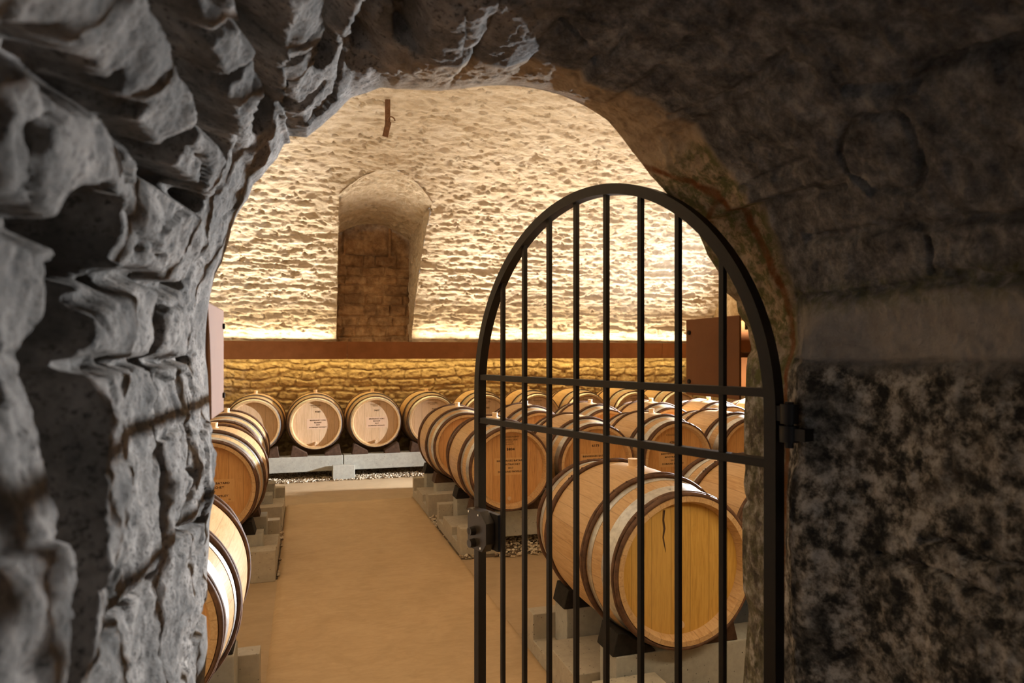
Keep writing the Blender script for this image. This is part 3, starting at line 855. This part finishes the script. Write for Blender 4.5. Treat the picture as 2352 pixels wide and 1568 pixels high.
def stencil(l1, l2, x=0.0, num=None, z=.055, mark=None):
    ln = [(l1, .0185, x, z), (l2, .0185, x, z - .027), ('2017', .0175, x, z - .054), ('DOMAINE FAIVELEY', .0185, x, z - .081)]
    d = dict(lines=ln, number=[(num, .026, x, .140)] if num else None, panel=(x - .125, x + .125, z - .105, z + .022))
    if mark: d['mark'] = mark
    return d
MARK = [('FRANCOIS FRERES', .015, 0, .232), ('TONNELLERIE', .017, 0, .211), ('BEAUNE', .013, 0, .194), ('FRANCE', .015, 0, .178)]
BB = ('BIENVENUES BATARD', 'MONTRACHET')
MB1 = ('MEURSAULT 1CRU', 'BLAGNY')
ZB, ZA = .605, .632

G1 = 'barrels bound with brown wooden hoops standing behind the gate'
barrel('withy', 1.44, 2.82, .60, 'big golden-headed oak barrel closest behind the gate bars, uncovered head with a dark crack', 'front barrels by the gate', None, .01, head='head_gold')
barrel('withy', 2.16, 2.80, .60, 'oak barrel beside the big golden-headed one, mostly hidden by the stone jamb', 'front barrels by the gate', None, -.01)
lab = ['oak barrel stencilled 5804 behind the gate just past its lock stile', 'oak barrel stencilled 6173 behind the middle gate bars',
       'oak barrel with a boxed maker mark and number starting 62, behind two gate bars', 'oak barrel half cut off by the stone jamb, pale panel on its head']
txt = [stencil(*BB, x=.01, num='5804', mark=MARK), stencil(*BB, x=.0, num='6173', z=.06), stencil(*BB, x=-.03, num='6261', z=.05, mark=[('CHASSIN', .022, -.04, .20)]), stencil(*BB, x=.02, z=.0)]
for k in range(4):
    barrel('withy', 1.468 + .699 * k, 5.27, ZB, lab[k], 'second rank of wooden-hooped barrels', txt[k], random.uniform(-.012, .012))
lab = ['oak barrel tucked directly behind the one stencilled 5804, bulging out beside the path',
       'oak barrel whose top shows between those stencilled 5804 and 6173', 'oak barrel whose top shows behind the one stencilled 6173',
       'oak barrel whose pale bung rises behind the barrel numbered 62', 'oak barrel whose top shows just below the corten end box', 'oak barrel whose top peeps out between the corten box and the jamb']
for k in range(6):
    barrel('withy', 1.43 + .70 * k, 6.50, ZB, lab[k], 'third rank of wooden-hooped barrels', None, random.uniform(-.012, .012))
L1t = dict(lines=[('BIENVENUES BATARD', .0185, .03, .030), ('MONTRACHET', .0185, .03, .003), ('2017', .0175, .03, -.024), ('DOMAINE FAIVELEY', .0185, .03, -.051), ('10', .012, .135, -.075)], panel=(-.10, .165, -.09, .055))
barrel('withy', -.55, 2.75, .60, 'brightly lit oak barrel closest to the rough stone jamb, bottom of the view', 'barrels along the other side of the path', None, .0)
barrel('withy', -.585, 5.09, ZB, 'oak barrel with a stencilled head half hidden by the stone jamb', 'barrels along the other side of the path', L1t, .0)
barrel('withy', -.635, 6.40, ZB, 'oak barrel standing end to end behind the half-hidden stencilled one', 'barrels along the other side of the path', None, .01)
lab = ['oak barrel with a shaded head on the back beam, closest to the rusty side panel', 'oak barrel on the back beam beside the one below the niche, number 9181', 'oak barrel on the back beam below the niche, number 7437',
       'oak barrel of the back row partly covered by a path-side barrel', 'oak barrel of the back row seen next to the gate lock stile', 'oak barrel of the back row, second one seen through the gate bars',
       'oak barrel of the back row, third one seen through the gate bars', 'oak barrel of the back row, fourth one seen through the gate bars', 'oak barrel of the back row, last one before the corten end box']
nums = [None, '9181', '7437', '7437', '7502', '7518', '7440', '7466', None]
for k in range(9):
    tx = stencil(*MB1, x=.015 + .01 * (k % 2), num=nums[k], z=.04, mark=[('TONNELLERIE', .016, .0, .215), ('FRANCE', .014, .0, .196)]) if nums[k] else None
    t = barrel('steel', -.545 + .688 * k, 8.74, ZA, lab[k], 'back row barrels on the long beam', tx, random.uniform(-.01, .01), RB=.343, head='head_pale')
    if tx:
        sp = MB().cyl((0, -.406, -.232), (0, -.375 - .075, -.232), .017, .014, 14).build('tap_plug', M['head_pale'], t, True); sp.location.z = .343

# the crack down the golden head
def crack():
    big = [o for o in C.objects if o.get('label', '').startswith('big golden')][0]
    pts = [(-.075, .238), (-.079, .20), (-.074, .165), (-.080, .13), (-.074, .10), (-.068, .07)]
    wd = [.004, .0035, .004, .003, .0022, .0006]
    b = MB(); L = []; R = []
    for (x, z), w in zip(pts, wd):
        L.append(b.bm.verts.new((x - w, -.4072, z))); R.append(b.bm.verts.new((x + w, -.4072, z)))
    for i in range(len(pts) - 1): b.bm.faces.new((L[i], R[i], R[i + 1], L[i + 1]))
    o = b.build('crack', M['wedge_red'], big); o.location.z = .343
    tag(o, 'dark crack running down the head')
crack()

# ------------------------------------------------------------------ concrete supports
def sleeper(x0, x1, y0, label):
    p = [(0, 0), (.92, 0), (.92, .20), (.83, .20), (.83, .075), (.66, .075), (.66, .14), (.31, .14), (.31, .075), (.13, .075), (.13, .20), (0, .20)]
    o = MB().prism([(y0 + a, b) for a, b in p], 0, x0, x1, .004).build('concrete_sleeper', M['sleeper'])
    return tag(o, label, 'concrete support', 'stepped concrete sleepers along the path')
def beam(x0, x1, y0, label, z0=.078, z1=.272, dy=.155):
    o = MB().box((x0, y0, z0), (x1, y0 + dy, z1), .006).build('concrete_beam', M['beam'])
    return tag(o, label, 'concrete beam', 'concrete beams carrying barrels')
for nm, x0, x1, bx0, bx1, ys_ in (('big golden-headed barrel', 1.06, 1.33, 1.17, 2.75, (2.29,)), ('barrel stencilled 5804', 1.08, 1.36, 1.20, 3.9, (4.79,)), ('barrel tucked behind number 5804', 1.065, 1.34, 1.165, 5.3, (6.03,))):
    for y in ys_:
        sleeper(x0, x1, y, 'stepped concrete sleeper on the path edge under the ' + nm)
        beam(bx0, bx1, y + .143, 'front concrete beam under the row of the ' + nm)
        beam(bx0, bx1, y + .667, 'rear concrete beam under the row of the ' + nm)
for nm, x1, y in (('brightly lit barrel by the jamb', -.175, 2.22), ('half-hidden stencilled barrel', -.17, 4.62), ('barrel behind the half-hidden stencilled one', -.165, 5.92)):
    sleeper(x1 - .30, x1, y, 'stepped concrete sleeper on the path edge under the ' + nm)
    beam(-1.9, x1 - .085, y + .143, 'front concrete beam under the ' + nm)
    beam(-1.9, x1 - .085, y + .667, 'rear concrete beam under the ' + nm)
jt = [-2.3, -.955, .447, 1.849, 3.251, 4.653, 5.7]
nm = ['beyond the shaded-head barrel', 'under the shaded-head barrel and number 9181', 'under the barrels below the niche', 'under the first back-row barrels past the lock stile', 'under the middle back-row barrels behind the bars', 'under the last back-row barrels by the corten box']
for i in range(1, 6):
    beam(jt[i] + .004, jt[i + 1] - .004, 8.22, 'long grey concrete beam ' + nm[i], .092, .268, .16)
bl = ['under the beam end near the rusty side panel', 'under the beam joint in open view on the gravel', 'under the beam joint behind the path-side barrel', 'under the beam joint deep behind the gate bars', 'under the beam joint near the corten box']
for i in range(1, 6):
    x = jt[i]
    o = MB().prism([(8.10, -.01), (8.42, -.01), (8.42, .09), (8.20, .09), (8.20, .165), (8.10, .165)], 0, x - .125, x + .125, .006).build('concrete_block', M['beam'])
    tag(o, 'concrete foot block ' + bl[i - 1], 'concrete block', 'foot blocks of the back beam')

# ------------------------------------------------------------------ wedges
def wedge(x, y, side, lift, mat, label, zt=.272):
    p = [(.095, 0), (.285, 0), (.262, .088 + lift), (.235, .086 + lift), (.10, .010 + lift * .8)]
    o = MB().prism([(x + side * a, zt + b) for a, b in p], 1, y - .075, y + .075, .004).build('wooden_wedge', M[mat])
    return tag(o, label, 'wedge', 'wedges chocking the barrels')
wedge(1.44, 2.51, -1, 0, 'wedge_black', 'blackened wedge under the front of the big golden-headed barrel, path side')
wedge(1.44, 3.03, -1, 0, 'wedge_black', 'blackened wedge under the rear of the big golden-headed barrel, path side')
wedge(1.44, 2.51, 1, 0, 'wedge_red', 'reddish wedge under the front of the big golden-headed barrel, jamb side')
wedge(1.475, 5.01, -1, 0, 'wedge_red', 'brown wedge under the front of the barrel stencilled 5804, behind the lock stile')
wedge(1.475, 5.01, 1, 0, 'wedge_red', 'brown wedge between the barrels stencilled 5804 and 6173')
wedge(1.475, 5.53, -1, 0, 'wedge_black', 'black wedge under the rear of the barrel stencilled 5804')
wedge(1.43, 6.25, -1, 0, 'wedge_red', 'reddish wedge under the front of the barrel tucked behind number 5804')
wedge(1.43, 6.77, -1, 0, 'wedge_black', 'black wedge under the rear of the barrel tucked behind number 5804')
wedge(-.585, 4.84, 1, 0, 'wedge_black', 'dark wedge under the front of the half-hidden stencilled barrel')
wedge(-.585, 5.36, 1, 0, 'wedge_red', 'reddish wedge under the rear of the half-hidden stencilled barrel')
wedge(-.55, 2.97, 1, 0, 'wedge_black', 'black wedge under the brightly lit barrel by the jamb')
who = ['the shaded-head barrel', 'back barrel number 9181', 'the barrel below the niche', 'the half-covered back barrel']
for k in range(4):
    x = -.545 + .688 * k
    wedge(x, 8.30, -1, .03, 'wedge_red', 'brown back-beam wedge on the niche-away side of ' + who[k], .268)
    wedge(x, 8.30, 1, .03, 'wedge_red', 'brown back-beam wedge on the gate side of ' + who[k], .268)
o = MB().box((-.245, 2.205, .0), (-.215, 2.235, .05), .004).build('plastic_chock', M['red'])
tag(o, 'small red plastic chock at the foot of the sleeper under the brightly lit barrel', 'chock')

# ------------------------------------------------------------------ corten light troughs
def back_trough(x0, x1, label):
    t = empty('light_trough', ((x0 + x1) / 2, 8.72, 1.39))
    h = (x1 - x0) / 2
    MB().box((-h + .002, -.012, 0), (h - .002, 0, .215), .0015).build('front_panel', M['corten'], t)
    MB().box((-h + .002, 0, .195), (h - .002, .10, .205)).box((-h + .002, 0, .02), (h - .002, .12, .03)).build('shelf', M['corten'], t)
    for q in (-.7, .7): MB().box((q * h - .02, 0, .098), (q * h + .02, .33, .112)).build('wall_bracket', M['corten'], t)
    return tag(t, label, 'light trough', 'rust-brown light troughs on the back wall')
for (a, b), l in zip(((-1.5, .52), (.52, 2.79), (2.79, 4.91), (4.91, 5.74)), ('rust-brown steel light trough on the back wall running under the niche to the first seam', 'rust-brown steel light trough on the back wall from the niche into the gate bars',
        'rust-brown steel light trough on the back wall behind the middle gate bars', 'short rust-brown steel light trough on the back wall ending at the corten box')):
    back_trough(a, b, l)

def door_trough(x_end, side, z0, z1, y0, y1, label):
    t = empty('light_box', (x_end, (y0 + y1) / 2, z0))
    L = 1.9; hy = (y1 - y0) / 2; H_ = z1 - z0
    def bx(nm, a, b, lo, hi, z_0, z_1, mat=M['corten'], bev=.0015):
        x0, x1 = sorted((side * a, side * b))
        return MB().box((x0, lo, z_0), (x1, hi, z_1), bev).build(nm, mat, t)
    cap = bx('end_cap', 0, .006, -hy, hy, 0, H_, bev=.002)
    for z in (.035, H_ - .035):
        b = MB().cyl((0, hy - .018, z), (-side * .004, hy - .018, z), .006, n=10).build('screw', M['wedge_black'], cap)
    bx('front_panel', .006, L, hy - .012, hy, .003, H_)
    bx('shelf', .006, L, -hy, hy - .012, H_ * .5, H_ * .5 + .012)
    bx('wall_bracket', .03, .3, -hy - (y0 - 1.27), -hy, .01, H_ * .62, M['rust'])
    bx('wall_bracket', .03, .3, -hy - (y0 - 1.27), -hy, H_ * .65, H_ - .03, M['rust'])
    return tag(t, label, 'light box', 'corten light boxes flanking the doorway')
door_trough(.985, 1, 1.350, 1.550, 1.385, 1.62, 'rust-brown corten light box above the barrels beside the far jamb, seen through the gate')
door_trough(-.165, -1, 1.335, 1.553, 1.34, 1.60, 'pinkish lit corten light box edge beside the rough jamb opposite the gate hinge')

# ------------------------------------------------------------------ hook hanging from the vault
hk = empty('ceiling_hook', (.75, 6.41, 3.47))
MB().box((-.024, -.006, .12), (.024, .006, .42), .001).build('hanger_bar', M['rust'], hk)
Mt = Matrix.Translation((-.01, -.02, .065)) @ Matrix.Rotation(math.radians(12), 4, 'Y') @ Matrix.Rotation(math.radians(14), 4, 'X')
MB().box((-.026, -.02, -.07), (.026, .02, .07), .003, M=Mt).build('hook_plate', M['rust'], hk)
b = MB()
for i in range(14):
    a0, a1 = PI * 1.5 * i / 14, PI * 1.5 * (i + 1) / 14
    b.cyl((.03 + .035 * math.cos(a0), -.02, .15 + .035 * math.sin(a0)), (.03 + .035 * math.cos(a1), -.02, .15 + .035 * math.sin(a1)), .006, n=8)
b.build('ring', M['rust'], hk, True)
tag(hk, 'rusty flat iron bar and hook hanging from the pale vault above the niche', 'hook')

# ------------------------------------------------------------------ the gate
def gate():
    g = empty('iron_gate', (.814, 1.026, .073), math.atan2(.984, -.320))
    K = .95                                              # the leaf is about one metre wide
    W, ZC_, w, dp = 1.065, 1.343, .025, .028
    R = W / 2
    path = [(0, -.02, -1, 0)]
    n = 56
    path += [(0, z, -1, 0) for z in (.6, 1.2)]
    path += [(R - R * math.cos(PI * i / n), ZC_ + R * math.sin(PI * i / n), -math.cos(PI * i / n), math.sin(PI * i / n)) for i in range(n + 1)]
    path += [(W, z, 1, 0) for z in (1.2, .6, -.02)]
    bm = bmesh.new(); rings = []
    for x, z, nx, nz in path:
        rings.append([bm.verts.new((x - nx * a, y, z - nz * a)) for a, y in ((0, -dp / 2), (w, -dp / 2), (w, dp / 2), (0, dp / 2))])
    for A, B in zip(rings[:-1], rings[1:]):
        for k in range(4): bm.faces.new((A[k], A[(k + 1) % 4], B[(k + 1) % 4], B[k]))
    bm.faces.new(rings[0]); bm.faces.new(rings[-1][::-1])
    bmesh.ops.bevel(bm, geom=[e for e in bm.edges if e.calc_face_angle(0) > 1.2], offset=.0015, segments=1, affect='EDGES')
    f = MB(); f.bm.free(); f.bm = bm; f.build('frame', M['iron'], g, True, 30)
    for x in (.130, .247, .359, .475, .588, .701, .815, .925):
        zt = ZC_ + math.sqrt((R - w) ** 2 - (x - R) ** 2) + .004
        MB().box((x - .006, -.006, .02), (x + .006, .006, zt), .001).build('bar', M['iron'], g)
    for z in (1.385, 1.251, .02):
        MB().box((w - .002, -.011, z - .0085), (W - w + .002, .011, z + .0085), .0012).build('crossbar', M['iron'], g)
    # lock case on the free stile
    lk = MB().prism([(1.056, .860), (1.056, .980), (.985, .980), (.950, .950), (.950, .888), (.972, .860)], 1, .012, .044, .002).build('lock_box', M['lock'], g)
    MB().box((.935, -.004, .865), (1.045, .012, .975), .001).build('lock_plate', M['iron'], g)
    for z in (.917, .880):
        c = MB().cyl((1.018, .044, z), (1.018, .062, z), .0135, .0125, 24).build('key_cylinder', M['lock'], lk, True, 40)
    MB().box((1.0165, .0615, .908), (1.0195, .0626, .926)).build('keyhole', M['wedge_black'], lk)
    for x, z in ((1.047, .971), (.992, .969), (1.047, .869), (.980, .871)):
        MB().cyl((x, .043, z), (x, .0465, z), .0042, .0034, 12).build('screw', M['screw'], lk, True, 40)
    hb = MB().cyl((-.022, .004, 1.296), (-.022, .004, 1.326), .0175, n=18).cyl((-.022, .004, 1.330), (-.022, .004, 1.366), .0165, n=18).cyl((-.022, .004, 1.285), (-.022, .004, 1.37), .008, n=12)
    hb.box((-.02, -.004, 1.334), (.006, .012, 1.362)).box((-.058, -.016, 1.300), (-.022, .012, 1.322))
    hb.build('hinge', M['iron'], g, True, 30)
    for o in [c for c in g.children_recursive]:
        o.data.transform(Matrix.Scale(K, 4))
    tag(g, 'black iron gate with arched top and eight upright bars standing open in the doorway', 'gate')
gate()

# ------------------------------------------------------------------ light
def area(name, loc, sx, sy, power, col, rot, spread=PI):
    l = bpy.data.lights.new(name, 'AREA'); l.shape = 'RECTANGLE'; l.size = sx; l.size_y = sy
    l.energy = power; l.color = col; l.spread = spread
    o = bpy.data.objects.new(name, l); C.objects.link(o); o.location = loc; o.rotation_euler = rot
    return o
WARM = (1.0, .82, .55); WARMW = (1.0, .905, .76); COOL = (.90, .95, 1.0)
UPR, DNR = (PI, 0, 0), (0, 0, 0)
for x0, x1 in ((-1.4, .36), (1.40, 5.6)):
    area('led_strip_up', ((x0 + x1) / 2, 8.84, 1.600), x1 - x0, .03, 5.5 * (x1 - x0), WARM, (PI + .15, 0, 0), 2.6)
    area('vault_fill_high', ((x0 + x1) / 2, 8.76, 1.602), x1 - x0, .03, 11.5 * (x1 - x0), WARMW, (PI + .60, 0, 0), 1.05)  # extra lamp added above the strip to brighten the upper vault
area('led_strip_down', (2.1, 8.90, 1.400), 7.0, .03, 30, (1.0, .76, .30), (.1, 0, 0))
for x0, x1 in ((1.05, 2.85), (-2.0, -.22)):
    area('led_strip_front', ((x0 + x1) / 2, 1.46, 1.50), x1 - x0, .05, 60, WARMW, (PI - .45, 0, 0), 2.2)
    area('led_strip_front_down', ((x0 + x1) / 2, 1.46, 1.43), x1 - x0, .05, 10, WARM, (.5, 0, 0))
def spot(name, loc, target, power, col, size, blend=.3, rad=.04):
    l = bpy.data.lights.new(name, 'SPOT'); l.energy = power; l.color = col; l.spot_size = size; l.spot_blend = blend; l.shadow_soft_size = rad
    o = bpy.data.objects.new(name, l); C.objects.link(o); o.location = loc
    o.rotation_euler = (Vector(target) - Vector(loc)).to_track_quat('-Z', 'Y').to_euler()
spot('end_spotlight', (5.6, 6.6, 1.45), (-.2, 5.05, .35), 5200, COOL, math.radians(78), .5)

spot('end_uplight', (5.3, 7.2, 1.6), (4.3, 7.9, 3.1), 110, COOL, math.radians(110), 1.0)

w = bpy.data.worlds.new('World'); bpy.context.scene.world = w; w.use_nodes = True
bg = w.node_tree.nodes['Background']; bg.inputs[0].default_value = (.88, .89, .9, 1); bg.inputs[1].default_value = .42

# ------------------------------------------------------------------ camera
cd = bpy.data.cameras.new('camera'); cam = bpy.data.objects.new('camera', cd); C.objects.link(cam)
cam.location = (0, 0, 1.46); cam.rotation_euler = (PI / 2, 0, math.radians(-17))
cd.sensor_width = 36; cd.lens = 24.0; cd.shift_y = 27 / 2352; cd.clip_start = .02
cd.dof.use_dof = True; cd.dof.focus_distance = 2.9; cd.dof.aperture_fstop = 6.3
sc = bpy.context.scene
sc.camera = cam
sc.view_settings.view_transform = 'Standard'; sc.view_settings.look = 'None'; sc.view_settings.gamma = 1.0; sc.view_settings.use_curve_mapping = False
sc.view_settings.exposure = 0.0
sc.cycles.max_bounces = 6; sc.cycles.diffuse_bounces = 4; sc.cycles.glossy_bounces = 3; sc.cycles.transmission_bounces = 0
sc.cycles.use_denoising = True; sc.cycles.use_adaptive_sampling = True; sc.cycles.adaptive_threshold = .08; sc.cycles.adaptive_min_samples = 16; sc.cycles.sample_clamp_indirect = 6.0
